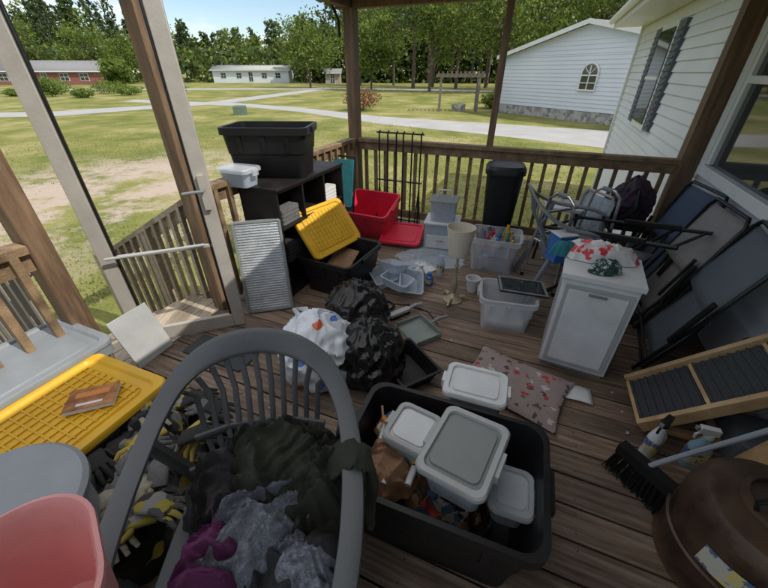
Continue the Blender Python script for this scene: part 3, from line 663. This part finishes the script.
# --- cushion
g=MB('bird_print_cushion',T(.78,1.48,0,-37))
def cu(sgn):
    def fn(u,v):
        x=(u-.5)*2;y=(v-.5)*2; e=(1-abs(x)**3)*(1-abs(y)**3); k=noise.noise(Vector((x*2,y*2,1)))*.016+noise.noise(Vector((x*5,y*5,1)))*.005
        return (x*.29*(1-.08*(1-y*y)),y*.22*(1-.08*(1-x*x)),.028+sgn*(.024*max(e,0)**.5)+k*e)
    return fn
g.surf(cu(1),40,34,M_cush); g.surf(cu(-1),40,34,M_cush); g.obj(smooth=60)
g=MB('white_envelope',T(1.12,1.42,.002,-20)); g.surf(lambda u,v:((u-.5)*.18,(v-.5)*.12,.006+.01*math.sin(u*3)),8,4,M_paper); g.obj(solid=.001)
# --- bags
g=MB('white_plastic_bag'); bag(g,-.39,1.60,0,.21,.20,.40,M_bagw,1,.2)
g.tube([(-.45,1.63,.33),(-.52,1.66,.45),(-.46,1.7,.41)],[.03,.012,.02],M_bagw,8); g.obj(smooth=60)
g=MB('black_garbage_bag'); bag(g,-.09,1.60,0,.185,.19,.34,M_bagb,2,.24); g.obj(smooth=60)
g=MB('black_garbage_bag'); bag(g,-.19,1.98,0,.19,.19,.38,M_bagb,6,.24); g.obj(smooth=60)
g=MB('black_plastic_tray',T(.14,1.6,0,30)); g.rr([(0,.2,.28,.02),(.09,.26,.34,.02),(.09,.28,.36,.02),(.1,.28,.36,.02),(.1,.25,.33,.02),(.01,.19,.27,.02)],M_black); g.obj()
g=MB('dustpan',T(.25,2.0,0,-60)); m=mat('sage_plastic',(.22,.26,.24),.4)
g.box((0,0,.006),(.26,.2,.008),m,(4,0,0)); g.box((0,.1,.03),(.26,.008,.06),m)
for s in(-1,1): g.box((s*.13,0,.022),(.008,.2,.04),m)
g.tube([(0,.1,.04),(0,.18,.06),(0,.26,.05)],[.012,.015,.013],m); g.obj(bevel=.002)
g=MB('hand_brush',T(.12,2.2,0,35)); g.rr([(.03,.2,.05,.02),(.05,.19,.045,.02)],M_lidg); g.tube([(.09,0,.04),(.16,0,.045),(.22,0,.03)],[.012,.014,.012],M_lidg)
rg=random.Random(4)
for k in range(90):
    x,y=rg.uniform(-.09,.09),rg.uniform(-.02,.02); g.tube([(x,y,.032),(x*1.05,y*1.2,.001)],.0025,M_black,3)
g.obj()
g=MB('coiled_cord'); 
g.tube([(-.02+(.10+.006*math.sin(t*2.3))*math.cos(t),2.32+(.08+.006*math.cos(t*1.7))*math.sin(t),.006+.0012*t) for t in np.arange(0,19,.3)]+[(.2,2.35,.005),(.35,2.25,.005),(.4,2.1,.005)],.0045,M_black,6); g.obj()
for i,(x,y,z,h,mm) in enumerate([(.33,2.75,0,.16,M_white),(.40,2.68,0,.12,M_blue),(.52,2.85,0,.2,M_frost),(1.42,2.2,0,.15,M_white)]):
    g=MB('plastic_bottle',T(x,y,z)); g.lathe([(0,0),(.032,0),(.035,.01),(.035,h*.65),(.015,h*.82),(.015,h*.86),(.02,h*.86),(.02,h),(0,h)],mm,n=20); g.lathe([(.0355,h*.2),(.0355,h*.55)],M_label,n=20); g.obj()
g=MB('floor_litter'); rg=random.Random(21)
for k in range(70):
    a,bb=rg.uniform(.3,2.9),rg.uniform(.4,4.2); x,y=L(a,bb); s=rg.uniform(.004,.014); an=rg.uniform(0,6.28)
    g.add([(x+s*math.cos(an+q)*(1.6 if q in(0,3.14) else .7),y+s*math.sin(an+q),.003+.002*(k%3)) for q in(0,1.57,3.14,4.71)],[(0,1,2,3)],rg.choice([M_paper,M_brown,M_lidg,M_weath,M_bark,M_bark]))
g.obj()
# --- ribbed foil panel
g=MB('ribbed_foil_panel',T(-.90,2.30,0,14,-14)); 
g.rr([(0,.35,.07,.01),(.70,.34,.07,.01)],M_silver)
for k in range(34): g.box((0,-.038,.03+k*.0195),(.30,.006,.009),M_silver)
for s in(-1,1): g.box((s*.163,-.040,.35),(.018,.010,.69),M_lidg2)
for z in(.008,.692): g.box((0,-.0405,z),(.308,.010,.016),M_lidg2)
g.obj(bevel=.002)
# --- shelf unit
g=MB('dark_cube_shelf',PM)
a0,a1,b0,b1,H=.06,.40,1.08,2.03,.88; t=.018
for z in(.03,.31,.59,.87): g.box(((a0+a1)/2,-(b0+b1)/2,z),(a1-a0-.002,b1-b0-.04,t),M_dshelf)
g.box(((a0+a1)/2,-(b0+b1)/2,.888),(a1-a0+.02,b1-b0+.02,.02),M_dshelf)
for q in range(4): bb=b0+(b1-b0)*q/3; g.box(((a0+a1)/2,-bb,.44),(a1-a0,t,.875),M_dshelf)
g.box((a0+.004,-(b0+b1)/2,.44),(.006,b1-b0-.03,.86),M_black); g.obj(bevel=.002)
for a,b_,z,m,nm in((.25,1.25,.60,M_paper,'stack_of_papers'),(.25,1.85,.32,M_char,'folded_towel'),(.25,1.55,.32,M_junk,'folded_towel'),(.25,1.85,.60,M_glg,'folded_towel')):
    g=MB(nm,PM@T(a,-b_,z)); 
    for k in range(4): g.rr([(k*.03+.001,.24,.22,.02),(k*.03+.027,.235,.215,.02)],m)
    g.obj()
g=MB('large_black_tote',T(-.88,2.97,.90,-2)); tote(g,.64,.42,.36,M_black,r=.05); g.obj()
lidbox('clear_storage_box',-1.045,2.60,.9,.24,.17,.12,-20,M_clear,None,M_frost)
g=MB('black_tote',T(-.37,2.73,0,-27)); tote(g,.50,.56,.32,M_black); g.obj()
g=MB('items_in_tote',T(-.37,2.73,0,-27)); g.box((-.02,.05,.2),(.2,.3,.02),M_brown,(12,8,10)); g.box((.05,-.05,.16),(.22,.2,.02),M_paper,(-5,6,30)); heap(g,0,0,.02,.19,.2,.12,M_junk,0,.04,12,1,irr=.1); g.obj()
g=MB('yellow_tote_lid',T(-.48,2.86,.47,DEG+78,52)); lid(g,.56,.40,0,M_yellow)
for k in range(12): g.box((-.22+k*.04,0,.007),(.006,.30,.008),M_yellow)
for k in range(7): g.box((0,-.12+k*.04,.0065),(.44,.006,.007),M_yellow)
g.obj()
g=MB('red_tote',T(-.11,3.90,.05,-25,18)); tote(g,.56,.44,.35,M_red); g.obj()
g=MB('red_tote_lid',T(.2,3.62,.10,-15,14)); lid(g,.42,.36,0,M_red); g.obj()
g=MB('folded_teal_chair',T(-.50,3.78,.0,-20,-14))
g.box((0,0,.58),(.24,.03,.5),M_teal); g.box((0,.02,.3),(.26,.02,.3),M_teal)
for s in(-1,1): g.tube([(s*.14,0,0),(s*.14,0,.86)],.011,M_blackm)
g.tube([(-.14,0,.86),(.14,0,.86)],.011,M_blackm); g.obj(bevel=.004)
g=MB('black_wire_rack',T(.17,4.05,0,DEG))
for x in(-.24,-.14,-.04,.04,.14,.24): 
    g.tube([(x,0,0),(x,0,1.05),(x+.015,0,1.07)],.009,M_blackm,6)
for z in(.1,.55,1.05): g.tube([(-.27,0,z),(.27,0,z)],.009,M_blackm,6)
for x in(-.24,.24): g.tube([(x,-.14,0),(x,0,.5)],.007,M_blackm,6); g.tube([(x,.10,0),(x,0,.5)],.007,M_blackm,6)
g.obj()
# --- small plastic organiser
g=MB('plastic_drawer_unit',T(.62,3.52,0,-15))
g.rr([(0,.34,.3,.02),(.28,.34,.3,.02)],M_frost); g.rr([(.282,.36,.32,.02),(.30,.36,.32,.02)],M_white); g.rr([(.302,.24,.22,.02),(.50,.26,.24,.02)],M_frost); g.rr([(.502,.28,.26,.02),(.52,.27,.25,.02)],M_lidg2)
g.rr([(.02,.28,.24,.02),(.2,.28,.24,.02)],M_lidg); g.rr([(.31,.18,.16,.02),(.42,.18,.16,.02)],M_toys)
g.box((0,-.152,.1),(.29,.012,.14),M_white); g.box((0,-.163,.12),(.08,.012,.015),M_lidg)
g.tube([(-.08,0,.52),(-.06,0,.60),(.06,0,.60),(.08,0,.52)],.008,M_white); g.obj(bevel=.003)
g=MB('plastic_sheet',T(.45,3.2,.003,-10)); heap(g,0,0,0,.35,.22,.012,M_frost,0,.012,9,6); g.obj()
g=MB('newspaper',T(.30,2.98,.003,25)); g.surf(lambda u,v:((u-.5)*.34,(v-.5)*.26,.006+.008*math.sin(u*7+v*3)),14,10,M_paper); g.obj(solid=.001)
# --- lamp
g=MB('table_lamp',T(.57,2.43)); M_brass=mat('lamp_cream_metal',(.42,.36,.24),.4,.2,10,.2,metal=.3)
g.lathe([(0,0),(.075,0),(.078,.012),(.06,.022),(.045,.04),(.03,.05),(.014,.07),(.02,.10),(.028,.14),(.02,.18),(.012,.22),(.010,.30),(.018,.32),(.010,.34),(.010,.44),(0,.44)],M_brass,n=20)
for k in range(3): a=k*2.09; g.tube([(.05*math.cos(a),.05*math.sin(a),.03),(.09*math.cos(a),.09*math.sin(a),.035),(.115*math.cos(a),.115*math.sin(a),.008)],[.018,.014,.012],M_brass)
g.lathe([(.075,.42),(.105,.64),(.102,.64),(.073,.42)],M_cream,n=32); g.lathe([(0,.46),(.07,.425)],M_cream); g.obj(smooth=40)
for i,(x,y,z,rz,rx) in enumerate([(.00,2.70,.02,20,8),(.17,2.80,.04,-30,-14),(.10,2.56,.06,60,10),(.22,2.60,.03,0,25),(.08,2.70,.12,40,-8)]):
    g=MB('clear_food_tray',T(x,y,z,rz,rx,6*i-8)); g.rr([(0,.14,.18,.03),(.08,.19,.23,.035),(.08,.21,.25,.035),(.085,.21,.25,.035),(.085,.185,.225,.03),(.005,.135,.175,.03)],M_frost); g.obj()
# --- bins centre
g=MB('black_trash_bin',T(1.17,3.48,0,-15)); g.rr([(0,.25,.25,.08),(.78,.34,.33,.1),(.785,.37,.36,.1),(.83,.37,.36,.1),(.86,.33,.32,.1),(.87,.2,.2,.09)],M_black); g.obj()
g=MB('clear_bin_of_supplies',T(1.05,3.05,0,-20)); tote(g,.44,.36,.33,M_clear); heap(g,0,0,.02,.19,.15,.22,M_toys,0,.06,14,5,irr=.08)
rg=random.Random(3)
for k in range(34):
    x,y=rg.uniform(-.17,.17),rg.uniform(-.13,.13); g.tube([(x,y,.15),(x+rg.uniform(-.08,.08),y+rg.uniform(-.06,.06),rg.uniform(.28,.38))],rg.uniform(.006,.018),rg.choice([M_blue,M_red,M_yellow,M_paper,M_lidg2,M_teal]),6)
g.obj()
g=MB('clear_bin',T(.90,2.15,0,-14)); tote(g,.38,.32,.26,M_clear,wall=.008); g.rr([(.02,.28,.24,.03),(.05,.28,.24,.03)],M_paper); g.obj()
g=MB('framed_picture',T(1.0,2.17,.285,-12,-4,3)); g.box((0,0,0),(.33,.24,.012),M_black); g.box((0,0,.0068),(.27,.18,.002),M_glass)
for s in(-1,1): g.box((s*.155,0,.008),(.014,.24,.008),M_lidg2); g.box((0,s*.113,.0085),(.29,.012,.007),M_lidg2)
g.obj(bevel=.002)
g=MB('white_flower_pot',T(.76,2.58)); g.lathe([(0,0),(.04,0),(.055,.11),(.062,.11),(.062,.125),(.053,.125),(.04,.02),(0,.02)],M_white); g.obj()
armchair('plastic_armchair',1.52,2.62,78,M_chair2,.97)
g=MB('white_stool',T(1.72,3.30,0,-20)); g.rr([(.50,.32,.32,.03),(.53,.33,.33,.03),(.535,.31,.31,.03)],M_white)
for s in(-1,1):
    for q in(-1,1): g.tube([(s*.16,q*.16,0),(s*.12,q*.12,.5)],.012,M_blackm)
    g.tube([(s*.145,-.145,.2),(s*.145,.145,.2)],.008,M_blackm)
g.obj()
# --- white cabinet
g=MB('white_cabinet',T(1.245,1.76,0,DEG-4)); 
g.box((0,0,.335),(.37,.34,.61),M_white); g.box((0,0,.655),(.40,.37,.03),M_white); g.box((0,0,.015),(.35,.31,.03),M_lidg2)
g.box((0,-.176,.33),(.335,.012,.55),M_lidg); g.box((0,-.1835,.33),(.29,.003,.50),M_white); g.box((.0,-.187,.57),(.09,.012,.015),M_lidg2)
for s in(-1,1): g.box((s*.186,-.02,.33),(.003,.27,.52),M_lidg)
g.obj(bevel=.006)
g=MB('red_print_bag'); heap(g,1.26,1.86,.672,.21,.10,.06,M_redbag,-18,.035,10,3,irr=.15,pw=4); g.obj(smooth=60)
g=MB('green_print_pouch'); heap(g,1.21,1.69,.672,.09,.055,.05,M_green,-10,.02,12,5,irr=.12,pw=4); g.obj(smooth=60)
g=MB('blue_box',T(1.28,2.32,.43,10)); g.box((0,0,.1),(.14,.12,.2),M_blue); g.box((0,0,.205),(.145,.125,.012),M_white); g.obj(bevel=.004)
g=MB('folded_blue_shirt'); heap(g,1.08,1.92,.672,.07,.05,.06,M_teal,0,.02,12,3,pw=4); g.obj(smooth=60)
# --- folding chairs along the wall
def fchair(name,M,w,h,ms,fr=M_blackm):
    g=MB(name,M)
    for s in(-1,1):
        g.tube([(s*w/2,0,0),(s*w/2,0,h*.5),(s*w/2,-.02,h-.05),(s*(w/2-.04),-.025,h)],.012,fr)
        g.tube([(s*(w/2-.035),.05,0),(s*(w/2-.035),.05,h*.35),(s*(w/2-.035),.01,h*.62)],.011,fr)
        g.tube([(s*(w/2+.02),-.03,h*.30),(s*(w/2+.025),-.06,h*.62)],1,fr,6,flat=(.03,.02))
    g.tube([(-w/2+.04,-.025,h),(w/2-.04,-.025,h)],.012,fr); g.tube([(-w/2,0,.1),(w/2,0,.1)],.01,fr); g.tube([(-w/2,.05,.02),(w/2,.05,.02)],.01,fr)
    g.surf(lambda u,v:((u-.5)*(w-.02),-.01-.03*math.sin(math.pi*u)*.6,h*(.52+.45*v)),10,8,ms)
    g.surf(lambda u,v:((u-.5)*(w-.06),.045+.02*math.sin(math.pi*u),h*(.08+.42*v)),10,8,ms)
    g.obj(solid=.0025)
WR=90+DEG-180
x,y=L(2.98,.75); fchair('folding_chair',T(x,y,0,WR+12,-20),.50,.92,M_meshb)
x,y=L(2.95,1.15); fchair('folding_chair',T(x,y,0,WR+4,-22),.50,.92,M_mesht)
x,y=L(2.92,1.62); fchair('folding_chair',T(x,y,0,WR-6,-24),.54,.96,M_mesh)
x,y=L(2.70,1.15)
g=MB('folding_camp_chair',T(x,y,0,-60))
for s in(-1,1):
    g.tube([(-.45,s*.22,.55),(.45,s*.22,.72)],.013,M_blackm); g.tube([(-.3,s*.22,0),(.25,s*.22,.68)],.013,M_blackm); g.tube([(.3,s*.22,0),(-.25,s*.22,.62)],.013,M_blackm)
    g.box((0.1,s*.22,.67),(.36,.035,.02),M_blackm,(0,-10,0))
for x_,z in((-.3,.02),(.3,.02),(-.42,.555),(.42,.71)): g.tube([(x_,-.22,z),(x_,.22,z)],.011,M_blackm)
g.surf(lambda u,v:(-.25+.45*u,(v-.5)*.42,.42+.05*u-.03*math.sin(math.pi*v)),8,8,M_mesh)
g.obj(solid=.002)
M_al2=mat('bare_aluminium_tube',(.6,.6,.62),.25,.1,10,.05,metal=.9)
x,y=L(2.45,.85)
g=MB('walking_frame',T(x,y,0,20))
for s in(-1,1):
    g.tube([(s*.24,-.20,0),(s*.23,-.16,.45),(s*.23,-.14,.76),(s*.23,-.08,.80),(s*.23,.04,.80),(s*.23,.10,.75),(s*.24,.16,.4),(s*.25,.20,0)],.0125,M_al2)
    g.tube([(s*.23,-.06,.80),(s*.23,.03,.80)],.018,M_lidg2); g.tube([(s*.235,-.17,.38),(s*.24,.165,.38)],.01,M_al2)
    for q in(-.20,.20): g.tube([(s*.245,q,0),(s*.245,q,.03)],.018,M_black)
g.tube([(-.23,.12,.62),(.23,.12,.62)],.011,M_al2); g.tube([(-.24,.15,.42),(.24,.15,.42)],.011,M_al2); g.obj()
x,y=L(2.5,.55); fchair('folding_chair',T(x,y,.0,WR+35,-14),.36,.72,mat('white_blue_sling',(.35,.42,.46),.7,.3,30),M_lidg)
x,y=L(2.9,.30); g=MB('dark_backpack'); bag(g,x,y,.45,.17,.13,.34,mat('purple_black_nylon',(.02,.014,.02),.6,.4,8,.5,60,col2=(.08,.03,.075)),11,.18); g.tube([(x-.1,y-.14,.5),(x-.08,y-.2,.62),(x-.04,y-.12,.74)],.015,M_black); g.obj(smooth=60)
g=MB('side_table',PM@T(2.88,-.33)); g.box((0,0,.43),(.4,.36,.03),M_dshelf)
for s in(-1,1):
    for q in(-1,1): g.box((s*.17,q*.15,.21),(.03,.03,.42),M_dshelf)
g.obj(bevel=.003)
# --- pet ramp
g=MB('wooden_pet_ramp',T(1.385,1.325,.05,DEG+2,0,-44)); w,ln,n=.34,.92,3
for s in(-1,1): g.box((ln/2,s*(w/2),0),(ln,.028,.065),M_pine)
for k in range(n):
    c=(k+.5)*ln/n; g.box((c,0,-.012),(ln/n-.02,w-.032,.022),M_carpet)
    for j in range(8): g.box((c-(ln/n)*.43+j*(ln/n)*.122,0,.002),(.010,w-.034,.012),M_carpet)
    g.box((c-ln/n/2+.004,0,-.006),(.018,w-.030,.03),M_pine)
g.box((ln-.01,0,-.006),(.02,w-.03,.04),M_pine)
for s in(-1,1): g.tube([(ln*.62,s*(w/2+.014),0),(ln*.62,s*(w/2+.03),0)],.028,M_blackm,14)
g.M=T(1.385,1.325,.0,DEG+2)
for s in(-1,1): g.tube([(.05,s*.13,.035),(.62,s*.13,.035)],1,M_pine,4,flat=(.045,.035)); g.tube([(.50,s*.13,.05),(.52,s*.13,.46)],1,M_pine,4,flat=(.04,.035),up=(1,0,0))
for x_ in(.12,.36,.58): g.tube([(x_,-.13,.037),(x_,.13,.037)],1,M_pine,4,flat=(.035,.03))
g.obj(bevel=.002)
g=MB('dark_storage_case',T(1.80,1.02,0,DEG)); g.rr([(0,.26,.22,.03),(.16,.27,.23,.03),(.17,.26,.22,.03)],M_mesh); g.tube([(-.06,-.12,.1),(-.05,-.15,.12),(.05,-.15,.12),(.06,-.12,.1)],.009,M_black); g.obj()
def bottle(name,M,body,m2):
    g=MB(name,M); g.rr([(0,.085,.055,.02),(.01,.09,.06,.025),(.13,.09,.06,.025),(.175,.04,.035,.015),(.20,.03,.03,.012)],body)
    g.rr([(.04,.092,.062,.025),(.12,.092,.062,.025)],M_label,capb=False,capt=False)
    g.rr([(.20,.036,.036,.015),(.225,.034,.034,.015)],m2); g.box((-.012,0,.243),(.075,.026,.036),m2); g.box((-.056,0,.245),(.016,.018,.018),M_lidg2); g.tube([(-.03,0,.235),(-.05,0,.205),(-.046,0,.18)],.006,m2); g.obj(bevel=.002)
bottle('spray_bottle',T(1.31,1.05,0,30),M_white,M_black); bottle('spray_bottle',T(1.47,.99,0,-20),M_cyan,M_white)
g=MB('broom',T(1.13,.87)); rg=random.Random(2)
g.box((0,0,.16),(.05,.24,.05),M_black,(0,0,25))
for k in range(260):
    v=rg.uniform(-.115,.115); u=rg.uniform(-.02,.02); c,s=math.cos(R(25)),math.sin(R(25)); X=u*c-v*s;Y=u*s+v*c; f=1.2
    g.tube([(X,Y,.14),(X*f+rg.uniform(-.012,.012),Y*f+rg.uniform(-.012,.012),.003)],.0028,M_black,3)
g.tube([(0,0,.17),(.03,-.01,.22),(.45,-.04,.56)],.011,M_grey); g.obj()
g=MB('old_metal_barrel',T(1.30,.575)); g.lathe([(0,0),(.225,0),(.235,.015),(.228,.03),(.232,.15),(.24,.155),(.24,.165),(.232,.17),(.23,.31),(.222,.35),(.20,.385),(.17,.40),(.12,.405),(.115,.42),(.10,.425),(.095,.405),(.0,.40)],M_rust,n=56)
def lab(u,v): a=R(190+42*u); return (.2335*math.cos(a),.2335*math.sin(a),.19+.09*v)
g.surf(lab,10,3,M_label); g.tube([(-.11,0,.42),(-.13,0,.46),(-.0,0,.50),(.13,0,.46),(.11,0,.42)],.008,M_blackm); g.obj(smooth=30)
x,y=L(3.15,2.62); g=MB('wooden_board',T(x,y,0,DEG,0,18)); g.box((0,0,.30),(.03,.22,.6),M_pine); g.obj(bevel=.003)
x,y=L(3.1,2.85); g=MB('grey_panel',T(x,y,0,DEG,0,22)); g.box((0,0,.30),(.03,.22,.6),M_mesh); g.obj(bevel=.006)
g=MB('white_panel_board',T(-1.50,1.74,0,70,-20)); g.box((0,0,.18),(.26,.012,.34),M_lidg); g.obj(bevel=.003)
g=MB('door_mat',T(-1.1,1.78,.001,DEG)); g.rr([(0,.5,.2,.02),(.012,.49,.19,.02)],M_carpet); g.obj()
# ------------------------------------------------------------------ light, sky, camera
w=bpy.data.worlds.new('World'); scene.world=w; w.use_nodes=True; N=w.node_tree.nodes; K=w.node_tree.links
sky=N.new('ShaderNodeTexSky'); sky.sky_type='NISHITA'; sky.sun_disc=False
sd=Vector((.90,-.43,0)).normalized(); EL=48
sky.sun_elevation=R(EL); sky.sun_rotation=math.atan2(sd.x,sd.y); sky.air_density=1; sky.dust_density=.4; sky.ozone_density=2
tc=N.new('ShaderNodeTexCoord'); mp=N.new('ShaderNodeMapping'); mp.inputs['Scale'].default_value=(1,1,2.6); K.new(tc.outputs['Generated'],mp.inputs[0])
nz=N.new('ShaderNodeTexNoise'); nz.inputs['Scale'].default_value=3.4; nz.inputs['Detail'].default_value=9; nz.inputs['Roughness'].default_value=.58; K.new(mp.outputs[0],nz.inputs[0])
# cloud thickens with height; the unseen overhead veil is added to brighten the porch
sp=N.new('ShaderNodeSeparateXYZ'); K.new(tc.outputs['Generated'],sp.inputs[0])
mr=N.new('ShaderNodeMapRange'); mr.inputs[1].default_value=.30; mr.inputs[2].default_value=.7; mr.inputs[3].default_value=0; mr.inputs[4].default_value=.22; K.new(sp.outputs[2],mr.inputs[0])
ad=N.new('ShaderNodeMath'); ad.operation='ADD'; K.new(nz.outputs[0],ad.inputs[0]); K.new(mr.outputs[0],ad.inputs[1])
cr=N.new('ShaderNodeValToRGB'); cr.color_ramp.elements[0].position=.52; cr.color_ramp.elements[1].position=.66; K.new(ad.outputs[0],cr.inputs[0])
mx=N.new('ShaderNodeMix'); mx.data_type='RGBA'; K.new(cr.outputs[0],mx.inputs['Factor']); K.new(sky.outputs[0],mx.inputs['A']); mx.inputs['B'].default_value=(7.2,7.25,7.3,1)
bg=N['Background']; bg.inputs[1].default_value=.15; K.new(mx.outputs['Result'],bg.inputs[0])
su=bpy.data.lights.new('sun','SUN'); su.energy=3.9; su.angle=R(.5); su.color=(1,.95,.86)
so=bpy.data.objects.new('sun',su); scene.collection.objects.link(so)
dv=Vector((sd.x*math.cos(R(EL)),sd.y*math.cos(R(EL)),math.sin(R(EL)))); so.rotation_euler=dv.to_track_quat('Z','Y').to_euler(); so.location=dv*50
cd=bpy.data.cameras.new('camera'); cd.lens=16.4; cd.clip_end=3000; cd.clip_start=.02
co=bpy.data.objects.new('camera',cd); co.location=(0,0,1.6); co.rotation_euler=(R(90-32.4),0,0); scene.collection.objects.link(co); scene.camera=co
scene.view_settings.view_transform='Standard'; scene.view_settings.look='None'; scene.view_settings.exposure=0
